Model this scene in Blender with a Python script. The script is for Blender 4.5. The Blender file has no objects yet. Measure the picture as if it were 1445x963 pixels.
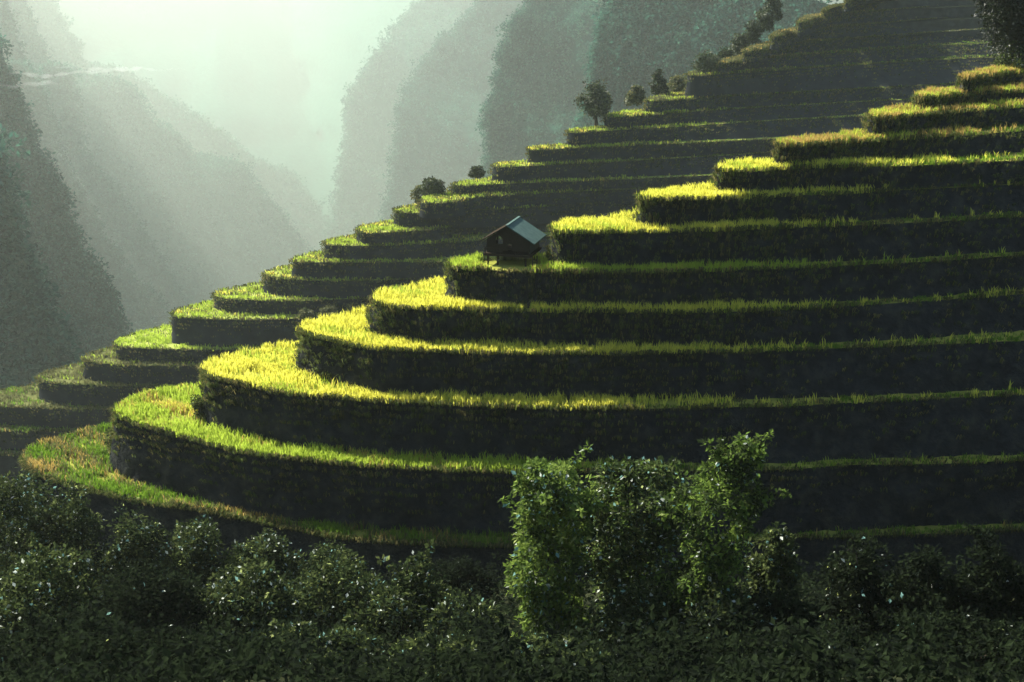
import bpy, math, random
import numpy as np
from mathutils import Vector, noise as mnoise

# ------------------------------------------------------------------ scene, camera, sky, sun, exposure
S = bpy.context.scene
COL = S.collection
rng = np.random.default_rng(7)
random.seed(7)

FPX, W0, H0 = 2000.0, 1445.0, 963.0        # focal length in photo pixels, photo size
HORIZON = -80.0                            # photo row of the horizon (above the frame)
PITCH = math.atan((H0 / 2 - HORIZON) / FPX)
cam_data = bpy.data.cameras.new('camera')
cam = bpy.data.objects.new('camera', cam_data); COL.objects.link(cam)
cam_data.sensor_width = 36.0
cam_data.lens = 36.0 * FPX / W0
cam_data.clip_start = 0.5
cam_data.clip_end = 40000
cam.location = (0, 0, 0)
cam.rotation_euler = (math.pi / 2 - PITCH, 0, 0)
S.camera = cam

SUN_AZ, SUN_EL = math.radians(-50), math.radians(39.5)    # azimuth from +Y, negative = to the left
world = bpy.data.worlds.new('World'); S.world = world
world.use_nodes = True
wn = world.node_tree
sky = wn.nodes.new('ShaderNodeTexSky'); sky.sky_type = 'NISHITA'; sky.sun_disc = False
sky.sun_elevation = SUN_EL; sky.sun_rotation = SUN_AZ
wn.links.new(sky.outputs[0], wn.nodes['Background'].inputs['Color'])
wn.nodes['Background'].inputs['Strength'].default_value = 0.07

sd = bpy.data.lights.new('sun', 'SUN'); so = bpy.data.objects.new('sun', sd); COL.objects.link(so)
sd.energy = 5.0; sd.angle = math.radians(0.6); sd.color = (1.0, 0.95, 0.84)
sun_dir = Vector((math.sin(SUN_AZ) * math.cos(SUN_EL), math.cos(SUN_AZ) * math.cos(SUN_EL), math.sin(SUN_EL)))
so.rotation_euler = sun_dir.to_track_quat('Z', 'Y').to_euler()
so.location = (-60, 60, 60)

S.view_settings.view_transform = 'Standard'
S.view_settings.look = 'None'
S.view_settings.gamma = 1
S.view_settings.use_curve_mapping = False
S.view_settings.exposure = 1.6
S.render.engine = 'CYCLES'
S.cycles.use_denoising = True
S.cycles.max_bounces = 6
S.cycles.diffuse_bounces = 2
S.cycles.glossy_bounces = 2
S.cycles.transmission_bounces = 3
S.cycles.volume_bounces = 1
S.cycles.transparent_max_bounces = 4

HAZE_DENSITY = 1.5e-4

# ------------------------------------------------------------------ helpers
CP, SP = math.cos(PITCH), math.sin(PITCH)
def ray(px, py):
    u = (np.asarray(px, float) - W0 / 2) / FPX
    v = -(np.asarray(py, float) - H0 / 2) / FPX
    return np.stack([u, CP + v * SP, -SP + v * CP], -1)
def on_plane(px, py, z):
    d = ray(px, py); return d * (z / d[..., 2])[..., None]
def at_range(px, py, r):                    # the point on the pixel's ray at horizontal range r
    d = ray(px, py); return d * (r / np.hypot(d[..., 0], d[..., 1]))[..., None]

def tag(o, label=None, cat=None, group=None, kind=None):
    if label: o['label'] = label
    if cat: o['category'] = cat
    if group: o['group'] = group
    if kind: o['kind'] = kind
    return o
def empty(name, loc, rz=0.0):
    o = bpy.data.objects.new(name, None); COL.objects.link(o)
    o.location = loc; o.rotation_euler = (0, 0, rz); o.empty_display_size = 0.2
    return o
def link(name, me, mat, parent=None):
    o = bpy.data.objects.new(name, me); COL.objects.link(o)
    if mat: me.materials.append(mat)
    if parent: o.parent = parent
    return o
def np_mesh(name, V, F, cols=None, smooth=False):
    """V (n,3); F (m,3) or (m,4); cols (n,3) albedo of the plant or soil."""
    me = bpy.data.meshes.new(name)
    V = np.ascontiguousarray(V, np.float32); F = np.ascontiguousarray(F, np.int32)
    k = F.shape[1]
    me.vertices.add(len(V)); me.vertices.foreach_set('co', V.ravel())
    me.loops.add(F.size); me.loops.foreach_set('vertex_index', F.ravel())
    me.polygons.add(len(F)); me.polygons.foreach_set('loop_start', np.arange(0, F.size, k, dtype=np.int32))
    me.polygons.foreach_set('loop_total', np.full(len(F), k, np.int32))
    me.polygons.foreach_set('use_smooth', np.full(len(F), smooth, bool))
    if cols is not None:
        a = me.attributes.new('tint', 'FLOAT_COLOR', 'POINT')
        c = np.ones((len(V), 4), np.float32); c[:, :3] = cols
        a.data.foreach_set('color', c.ravel())
    me.update(); me.validate()
    return me
def vnoise(P, scale, seed=0.0, octv=3):
    return np.array([mnoise.fractal(Vector((p[0] * scale + seed, p[1] * scale - seed, p[2] * scale)), 0.8, 2.0, octv) for p in P])

# ------------------------------------------------------------------ materials
def new_mat(name):
    m = bpy.data.materials.new(name); m.use_nodes = True
    nt = m.node_tree
    for n in list(nt.nodes): nt.nodes.remove(n)
    out = nt.nodes.new('ShaderNodeOutputMaterial')
    return m, nt, out
def leaf_mat(name, trans=0.5, gloss=0.0, rough=0.4, gain=1.0):
    m, nt, out = new_mat(name)
    at = nt.nodes.new('ShaderNodeAttribute'); at.attribute_name = 'tint'
    p = nt.nodes.new('ShaderNodeBsdfPrincipled')
    p.inputs['Roughness'].default_value = rough
    p.inputs['Specular IOR Level'].default_value = gloss
    t = nt.nodes.new('ShaderNodeBsdfTranslucent')
    mx = nt.nodes.new('ShaderNodeMixShader'); mx.inputs[0].default_value = trans
    nt.links.new(at.outputs['Color'], p.inputs['Base Color'])
    nt.links.new(at.outputs['Color'], t.inputs['Color'])
    nt.links.new(p.outputs[0], mx.inputs[1]); nt.links.new(t.outputs[0], mx.inputs[2])
    nt.links.new(mx.outputs[0], out.inputs['Surface'])
    return m
def noise_mat(name, stops, scale, rough=0.9, bump=0.0, detail=6, spec=0.0, stretch=None, dist=0.2):
    """Object-space noise through a colour ramp."""
    m, nt, out = new_mat(name)
    g = nt.nodes.new('ShaderNodeTexCoord')
    mp = nt.nodes.new('ShaderNodeMapping')
    if stretch: mp.inputs['Scale'].default_value = stretch
    nz = nt.nodes.new('ShaderNodeTexNoise'); nz.inputs['Scale'].default_value = scale
    nz.inputs['Detail'].default_value = detail; nz.inputs['Roughness'].default_value = 0.65
    rp = nt.nodes.new('ShaderNodeValToRGB')
    e = rp.color_ramp.elements
    while len(e) < len(stops): e.new(0.5)
    for el, (pos, c) in zip(e, stops): el.position = pos; el.color = (*c, 1)
    p = nt.nodes.new('ShaderNodeBsdfPrincipled'); p.inputs['Roughness'].default_value = rough
    p.inputs['Specular IOR Level'].default_value = spec
    L = nt.links.new
    L(g.outputs['Object'], mp.inputs[0]); L(mp.outputs[0], nz.inputs['Vector'])
    L(nz.outputs['Fac'], rp.inputs[0]); L(rp.outputs[0], p.inputs['Base Color'])
    if bump:
        b = nt.nodes.new('ShaderNodeBump'); b.inputs['Strength'].default_value = bump
        b.inputs['Distance'].default_value = dist
        L(nz.outputs['Fac'], b.inputs['Height']); L(b.outputs[0], p.inputs['Normal'])
    L(p.outputs[0], out.inputs['Surface'])
    return m

M_RICE = leaf_mat('ripening_rice', 0.5)
M_BANKGRASS = leaf_mat('bank_grass', 0.45)
M_LEAF = leaf_mat('shrub_leaf', 0.4, 0.0, 0.5)
M_TREELEAF = leaf_mat('tree_leaf', 0.35, 0.3, 0.5)
M_FORESTLEAF = leaf_mat('forest_leaf', 0.4, 0.0, 0.8)
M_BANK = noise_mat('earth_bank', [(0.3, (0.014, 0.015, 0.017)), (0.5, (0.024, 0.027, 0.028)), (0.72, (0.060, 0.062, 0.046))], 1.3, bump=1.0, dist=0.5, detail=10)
M_FIELD = noise_mat('paddy_field', [(0.35, (0.16, 0.17, 0.035)), (0.6, (0.26, 0.27, 0.05))], 0.8)
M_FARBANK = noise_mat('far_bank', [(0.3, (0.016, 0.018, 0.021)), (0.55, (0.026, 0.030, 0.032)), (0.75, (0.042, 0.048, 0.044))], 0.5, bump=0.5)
M_FARFIELD = noise_mat('far_paddy', [(0.3, (0.20, 0.24, 0.055)), (0.65, (0.30, 0.34, 0.08))], 0.3)
M_SHADESOIL = noise_mat('shade_soil', [(0.35, (0.006, 0.008, 0.007)), (0.65, (0.014, 0.018, 0.012))], 0.6)  # near-black soil colour standing in for shade on the uppermost far fields
M_DULLPADDY = noise_mat('dull_paddy', [(0.3, (0.075, 0.085, 0.03)), (0.65, (0.13, 0.14, 0.05))], 0.3)  # duller, darker field colour of the lowest far terraces
M_SOIL = noise_mat('slope_soil', [(0.35, (0.012, 0.014, 0.009)), (0.65, (0.03, 0.035, 0.016))], 0.6, bump=0.5)
M_FOREST = noise_mat('mountain_forest', [(0.35, (0.012, 0.050, 0.034)), (0.65, (0.030, 0.110, 0.072))], 0.06, bump=1.0, detail=10, dist=7.0)
M_BARK = noise_mat('bark', [(0.35, (0.03, 0.022, 0.016)), (0.65, (0.075, 0.06, 0.045))], 6, bump=0.4, stretch=(1, 1, 0.25))

# ------------------------------------------------------------------ terraces
def resample(P, step):
    seg = np.hypot(*(np.diff(P, axis=0).T)); s = np.r_[0, np.cumsum(seg)]
    n = max(8, int(s[-1] / step)); t = np.linspace(0, s[-1], n)
    return np.stack([np.interp(t, s, P[:, 0]), np.interp(t, s, P[:, 1])], -1)
def smooth(P, it):
    P = P.copy()
    for _ in range(it):
        P[1:-1] = 0.25 * P[:-2] + 0.5 * P[1:-1] + 0.25 * P[2:]
    return P
def inside(pts, poly):
    x, y = pts[:, 0], pts[:, 1]; r = np.zeros(len(pts), bool)
    x1, y1 = poly[:, 0], poly[:, 1]; x2, y2 = np.roll(x1, -1), np.roll(y1, -1)
    for a, b, c, d in zip(x1, y1, x2, y2):
        if b == d: continue
        m = ((b > y) != (d > y))
        r ^= m & (x < (c - a) * (y - b) / (d - b) + a)
    return r

def blades(P, n_per, h, w, spread, lean, colfun, out=None, drop=0.0):
    """Tufts of bent blades at points P (n,3); returns V, F, colours."""
    n = len(P)
    B = np.repeat(P, n_per, axis=0); m = len(B)
    B = B + np.c_[rng.normal(0, spread, (m, 2)), np.zeros(m)]
    a = rng.uniform(0, 2 * np.pi, m)
    H = h * rng.uniform(0.55, 1.25, m) * (1.0 + 0.35 * patches(B, 0.9, 3.7))
    dx, dy = np.cos(a), np.sin(a)
    tip = np.c_[dx, dy] * (lean * H * rng.uniform(0.3, 1.0, m))[:, None]
    if out is not None:
        tip = tip + np.repeat(out, n_per, axis=0) * (H * drop)[:, None]
    b2 = rng.uniform(0, 2 * np.pi, m)
    side = np.c_[np.cos(b2), np.sin(b2)] * (w * 0.5)
    mid = tip * 0.35
    up_mid, up_tip = H * 0.62, H * (1.0 - 0.9 * drop)
    V = np.empty((m, 5, 3), np.float32)
    V[:, 0, :2] = B[:, :2] - side; V[:, 1, :2] = B[:, :2] + side; V[:, :2, 2] = B[:, None, 2] - 0.03
    V[:, 2, :2] = B[:, :2] + mid + side * 0.8; V[:, 3, :2] = B[:, :2] + mid - side * 0.8
    V[:, 2:4, 2] = (B[:, 2] + up_mid)[:, None]
    V[:, 4, :2] = B[:, :2] + tip; V[:, 4, 2] = B[:, 2] + up_tip
    i = np.arange(m, dtype=np.int32)[:, None] * 5
    F = np.concatenate([i + np.array([0, 1, 2]), i + np.array([0, 2, 3]), i + np.array([3, 2, 4])])
    c = colfun(B)
    return V.reshape(-1, 3), F, np.repeat(c, 5, axis=0)

def patches(P, scale, seed):
    """Cheap smooth pseudo-noise in plan, about -1..1."""
    x, y = P[:, 0] * scale + seed, P[:, 1] * scale - seed * 1.7
    return (np.sin(x * 1.0 + 1.3 * np.sin(y * 1.7 + seed)) + np.sin(y * 2.1 - 0.9 * np.sin(x * 1.3)) + np.sin((x + y) * 3.7 + seed)) / 3

PAL = {'yellow': (0.68, 0.66, 0.10), 'lime': (0.36, 0.47, 0.055), 'ochre': (0.42, 0.30, 0.085), 'green': (0.13, 0.24, 0.02), 'olive': (0.12, 0.125, 0.05)}
def rice_cols(mix, seed):
    keys = list(mix); wts = np.array([mix[k] for k in keys], float); wts /= wts.sum()
    cum = np.cumsum(wts); table = np.array([PAL[k] for k in keys])
    def f(P):
        q = np.clip(0.5 + 0.34 * patches(P, 0.5, seed) + rng.normal(0, 0.13, len(P)), 0, 0.999)
        return table[np.searchsorted(cum, q)] * rng.uniform(0.75, 1.2, (len(P), 1))
    return f
def bank_cols(seed):
    table = np.array([(0.11, 0.13, 0.04), (0.07, 0.10, 0.025), (0.17, 0.15, 0.055), (0.05, 0.065, 0.025)])
    def f(P):
        q = np.clip((0.5 + 0.4 * patches(P, 0.6, seed) + rng.normal(0, 0.2, len(P))) * 4, 0, 3.999).astype(int)
        return table[q] * rng.uniform(0.7, 1.25, (len(P), 1))
    return f

def make_levels(spec, z0, step, back_dir, back_len, x_end, smooth_it, lean0, lit, fade, wobble):
    """spec: (right-to-left lip pixels, upper back pixels, (col, lip row, base row) on the level below)."""
    zs, conts, fades = [], [], []
    for k, (lip, back, ref) in enumerate(spec):
        if k == 0: z = z0
        else:
            col, yl, yb = ref
            b = on_plane(col, yb, zs[-1]); r = math.hypot(b[0], b[1]) + lean0
            z = at_range(col, yl, r)[2]
        zs.append(float(z))
        lit_end = lit[k]
        pix = np.array(lip + back, float)
        P = on_plane(pix[:, 0], pix[:, 1], np.full(len(pix), z))[:, :2]
        d0 = P[0] - P[min(2, len(lip) - 1)]; d0 = d0 / np.hypot(*d0)
        d0 = np.array([1.0, np.clip(d0[1] / max(d0[0], 0.2), -0.1, 0.35)])
        right = P[0] + d0 * max(5.0, (x_end - P[0][0]))
        d1 = np.array(back_dir) / np.hypot(*back_dir)
        backp = P[-1] + d1 * back_len
        C = np.vstack([right[None], P, backp[None]])
        C = smooth(resample(C, step), smooth_it)
        C = resample(C, step)
        px_col = W0 / 2 + FPX * C[:, 0] / np.maximum(C[:, 1] * CP - z * SP, 1)
        wob = np.array([mnoise.noise(Vector((p[0] * 0.30, p[1] * 0.30, k * 7.7))) + 0.6 * mnoise.noise(Vector((p[0] * 0.9, p[1] * 0.9, k * 3.1))) for p in C])
        T = np.gradient(C, axis=0); T /= np.hypot(T[:, 0], T[:, 1])[:, None]
        C = C + np.stack([-T[:, 1], T[:, 0]], -1) * (wob * wobble)[:, None]
        fades.append(np.where(np.arange(len(C)) < np.argmin(C[:, 0]), np.clip((px_col - lit_end) / fade, 0, 1), 0))  # mask of the imitated shade: thins the crop, spreads the bank
        conts.append(C)
    return zs, conts, fades

def build_terraces(prefix, spec, labels, zs, conts, fades, narrow, slope, deep, lean, bank_m, field_m, group, crop, x_vis, bump_amp):
    roots, foots, norms, offs = [], [], [], []
    for k, C in enumerate(conts):                      # where each bank meets the field below
        T = np.gradient(C, axis=0); T /= np.hypot(T[:, 0], T[:, 1])[:, None]
        N = np.stack([-T[:, 1], T[:, 0]], -1)
        if inside(C + N * 0.05, np.vstack([C, C[-1] + (500, 0), C[0] + (500, 0)])).mean() > 0.5: N = -N
        h = zs[k] - (deep if k == 0 else zs[k - 1])
        o = np.full(len(C), lean * h)
        if k:
            for i in np.where(fades[k] > 0)[0]:
                avail = min(np.hypot(*(conts[k - 1] - C[i]).T).min() - narrow, slope * h)
                o[i] += max(0.0, avail - o[i]) * fades[k][i]
            o = np.convolve(np.pad(o, 6, 'edge'), np.ones(13) / 13, 'valid')
        norms.append(N); offs.append(o); foots.append(C + N * o[:, None])
    for k, (C, z) in enumerate(zip(conts, zs)):
        T = np.gradient(C, axis=0); T /= np.hypot(T[:, 0], T[:, 1])[:, None]
        N = norms[k]
        tip = int(np.argmin(C[:, 0]))
        root = empty('rice_terrace', (float(C[tip, 0]), float(C[tip, 1]), z))
        tag(root, labels[k], 'terrace', group)
        org = np.array([C[tip, 0], C[tip, 1], z])
        zb = deep if k == 0 else zs[k - 1] - 0.25
        hgt = z - zb
        nv = 14 if k == 0 else 9
        vs = np.linspace(0, 1, nv)
        # bank
        rows = []
        for v in vs:
            P3 = np.c_[C, np.full(len(C), z - v * hgt)]
            rows.append(P3)
        G = np.array(rows)                                   # nv, n, 3
        flat = G.reshape(-1, 3)
        nz = vnoise(flat, 0.38, k * 3.1).reshape(nv, -1) + 0.6 * vnoise(flat, 1.7, k * 1.7, 2).reshape(nv, -1)
        env = np.clip(vs * 4, 0, 1)[:, None]
        off = offs[k][None] * vs[:, None] ** 1.1 + bump_amp * nz * env
        G[:, :, :2] += N[None] * off[..., None]
        n = len(C)
        ii, jj = np.meshgrid(np.arange(nv - 1), np.arange(n - 1), indexing='ij')
        a = (ii * n + jj).ravel()
        F = np.c_[a, a + 1, a + n + 1, a + n]
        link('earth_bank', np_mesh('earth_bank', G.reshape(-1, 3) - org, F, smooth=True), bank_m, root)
        # field
        xe = max(C[0, 0], C[-1, 0]) + 2
        loop = np.vstack([C, [[xe, C[-1, 1]], [xe, C[0, 1]]]])
        me = bpy.data.meshes.new('field_surface')
        me.from_pydata([(float(p[0] - org[0]), float(p[1] - org[1]), 0.0) for p in loop], [], [list(range(len(loop)))])
        me.update()
        if me.polygons[0].normal.z < 0: me.flip_normals()
        link('field_surface', me, M_SHADESOIL if prefix == 'far' and k > 18 else M_DULLPADDY if prefix == 'far' and k < 5 else field_m, root)
        # crop and hanging grass on what the valley side shows
        vis = C[:, 0] < x_vis * C[:, 1]
        tip_s = np.arange(n)
        vis &= tip_s < tip + crop['back']
        idx = np.where(vis)[0]
        seg = np.hypot(*(np.diff(C, axis=0).T)).mean()
        length = len(idx) * seg
        cnt = int(length * crop['width'] * crop['density'])
        si = rng.choice(idx, cnt) ; tt = rng.uniform(0, 1, cnt) ** 1.6 * crop['width']
        Q = C[si] - N[si] * tt[:, None] + T[si] * rng.uniform(-0.5, 0.5, (cnt, 1)) * seg
        thin = fades[k][si] * crop['thin']
        keep = inside(Q, loop) & (rng.uniform(0, 1, cnt) > thin) & (patches(Q, 1.1, k) + rng.uniform(-1, 1, cnt) > -0.8)
        if HUT_AT is not None: keep &= np.hypot(Q[:, 0] - HUT_AT[0], Q[:, 1] - HUT_AT[1]) > 1.9
        if k + 1 < len(conts):
            C2 = foots[k + 1]
            keep &= ~inside(Q, np.vstack([C2, [[xe, C2[-1, 1]], [xe, C2[0, 1]]]]))
        Q = Q[keep]
        shade_weedy = rng.uniform(0, 1, len(Q)) < fades[k][si[keep]] * 0.9
        if k + 1 < len(conts): pass
        Vs, Fs, Cs, o = [], [], [], 0
        for part, hh, cf in ((~shade_weedy, crop['h'], rice_cols(spec[k][3], k * 2.3)), (shade_weedy, crop['h'] * 0.48, rice_cols(SHADE_WEEDS, k * 1.9))):
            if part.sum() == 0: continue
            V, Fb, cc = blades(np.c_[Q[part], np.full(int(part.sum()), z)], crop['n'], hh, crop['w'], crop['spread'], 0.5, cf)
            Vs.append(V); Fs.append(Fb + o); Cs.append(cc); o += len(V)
        V, Fb, cc = np.vstack(Vs), np.vstack(Fs), np.vstack(Cs)
        me = np_mesh('rice_crop', V - org, Fb, cc)
        tag(link('rice_crop', me, M_RICE, root), kind='stuff')
        cnt = int(length * crop['bank_density'])
        si = rng.choice(idx, cnt)
        si = si[rng.uniform(0, 1, cnt) > fades[k][si] * (0.7 if prefix == 'near' else 0.2)]; cnt = len(si)
        tv = np.where(rng.uniform(0, 1, cnt) < 0.22, rng.uniform(0, 1, cnt) * min(3.0, hgt) / crop['bank_reach'], rng.uniform(0, 1, cnt) ** 2.2)
        vi = np.clip((tv * (5.0 if k == 0 and prefix == 'near' else crop['bank_reach']) / hgt * (nv - 1)).astype(int), 0, nv - 1)
        Pb = G[vi, si] + np.c_[N[si] * 0.02, rng.uniform(-0.1, 0.05, cnt)]
        V, Fb, cc = blades(Pb, crop['n'], crop['h'] * 0.85, crop['w'], crop['spread'], 0.45, bank_cols(k * 1.3), N[si], 0.75)
        me = np_mesh('bank_grass', V - org, Fb, cc)
        tag(link('bank_grass', me, M_BANKGRASS, root), kind='stuff')
        roots.append(root)
    return roots

SHADE_WEEDS = {'ochre': 0.1, 'olive': 0.35, 'green': 0.55}  # weed greens, darker and shorter past lit_end to imitate shade on the right
YEL = {'ochre': 0.06, 'lime': 0.22, 'yellow': 0.72}
LIM = {'yellow': 0.12, 'ochre': 0.16, 'lime': 0.72}
OCH = {'green': 0.15, 'ochre': 0.45, 'lime': 0.2, 'yellow': 0.2}
GRN = {'ochre': 0.12, 'olive': 0.3, 'green': 0.58}
HUT_AT = None
NEAR = [
 # lip (right -> nose tip), back of the nose, reference, crop
 ([(1445,748),(1250,756),(1100,760),(950,765),(800,769),(720,771),(640,769),(550,766),(450,754),(350,732),(300,723),(250,715),(200,707),(150,699),(100,684),(70,674),(50,668),(38,660),(34,648)],
  [(44,635),(61,627),(89,620),(122,611),(152,606)], None, {'ochre': .3, 'olive': .2, 'green': .5}),
 ([(1445,650),(1372,653),(1202,657),(1082,663),(972,665),(802,667),(670,665),(600,661),(527,658),(472,654),(410,647),(369,643),(316,633),(277,622),(240,612),(213,604),(194,599),(175,593),(163,586),(162,580)],
  [(166,576),(177,569),(211,558),(238,551),(272,545)], (400,646,732), LIM),
 ([(1443,556),(1277,566),(1162,571),(1022,575),(922,577),(797,577),(722,575),(650,572),(583,569),(527,566),(486,563),(444,560),(405,556),(375,550),(328,541),(300,533),(286,526),(283,520)],
  [(289,514),(314,507),(347,500),(380,494),(409,489)], (416,558,631), YEL),
 ([(1443,481),(1352,485),(1237,489),(1072,496),(872,500),(772,500),(686,499),(627,497),(572,495),(519,492),(491,487),(466,480),(440,474),(424,470),(418,465)],
  [(421,460),(444,455),(480,449),(513,442)], (563,494.5,557), YEL),
 ([(1443,415),(1357,422),(1192,432),(1042,440),(922,441),(850,441),(755,440),(700,440),(640,438),(602,437),(561,435),(538,431),(527,425)],
  [(530,418),(545,414),(561,410),(589,405),(616,400)], (600,437,486), YEL),
 ([(1443,360),(1307,370),(1147,377),(1022,382),(897,385),(800,384.5),(755,383.5),(699,381.5),(655,380.5),(638,379),(628,375)],
  [(632,371),(645,368.5),(670,368),(700,368),(730,367),(765,365)], (720,382,433), LIM),
 ([(1430,306),(1272,315),(1162,320),(1022,325),(917,328),(850,329.5),(810,330),(785,330),(777,326)],
  [(779,322),(791,318.5),(820,315.5),(858,311.5),(885,306)], (850,329,379.5), YEL),
 ([(1422,261),(1277,268),(1187,274),(1127,276),(1047,280),(1000,281.5),(941,283),(905,284),(897,281)],
  [(899,277.5),(915,275),(944,272),(975,270),(1005,266)], (989,281.5,322), YEL),
 ([(1445,226),(1344,231),(1250,235),(1183,236.5),(1127,238),(1085,240),(1044,242),(1018,243),(1012,240)],
  [(1015,237),(1030,235.5),(1055,233.5),(1083,230.5)], (1050,241.5,276.8), {'ochre': .12, 'lime': .3, 'yellow': .58}),
 ([(1445,184),(1350,192),(1294,195.5),(1225,200),(1184,203),(1142,206),(1117,208),(1098,208),(1093,205)],
  [(1097,202),(1115,200.5),(1139,199),(1180,195.5),(1218,190)], (1150,205.5,236.3), OCH),
 ([(1445,151.5),(1378,156),(1322,161),(1275,166),(1247,169),(1232,169.5),(1226,166)],
  [(1230,162),(1250,159),(1272,157),(1292,154)], (1260,167.5,195.5), OCH),
 ([(1445,129.5),(1400,131.5),(1364,134),(1336,137),(1310,141),(1298,142),(1293,140)],
  [(1298,136),(1317,132.5),(1350,128)], (1310,141,159.5), OCH),
 ([(1445,102.5),(1405,106),(1378,110.5),(1362,114),(1353,113)],
  [(1358,109),(1386,104),(1430,98)], (1378,110.5,132), OCH),
]
NEAR_LABELS = [
 'lowest near terrace, dull green rounded tip just above the dark shrubs at the left',
 'lime green terrace with ochre flecks, directly above the lowest dull green tip',
 'bright yellow terrace with green flecks, its tip standing right above the lime green one',
 'pure yellow terrace whose tip points at the olive hedge behind it',
 'yellow terrace curving one step below the terrace that carries the wooden hut',
 'lime and yellow terrace that carries the wooden hut on its tip',
 'terrace whose yellow tip rises just right of the hut roof',
 'terrace two steps above the hut, flat yellow strip over a navy bank',
 'terrace three steps above the hut, short yellow tip turning ochre then green along its lip',
 'terrace four steps above the hut with a square ochre and lime corner',
 'third terrace from the top of the near hillside, rounded green knob at its corner',
 'second terrace from the top of the near hillside, smooth ochre lip',
 'topmost terrace of the near hillside, under the black tree',
]
z_first = float(at_range(400, 743, 70.0)[2])
z_near, c_near, f_near = make_levels([n[:3] for n in NEAR], z_first, 0.4, (0.80, 0.60), 70, 75, 5, 0.35,
    [700, 750, 850, 930, 980, 1000, 1030, 1040, 1080, 1180, 1260, 1330, 1400, 1400], 220, 0.16)
HUT_AT = on_plane(720, 373, z_near[5])
near_crop = dict(width=7.0, density=16, n=6, h=0.39, w=0.055, spread=0.10, bank_density=34, bank_reach=1.8, back=34, thin=0.5)
build_terraces('near', NEAR, NEAR_LABELS, z_near, c_near, f_near, 0.8, 0.6, -75.0, 0.16, M_BANK, M_FIELD, 'rice terraces of the near hillside', near_crop, 0.40, 0.34)

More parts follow.
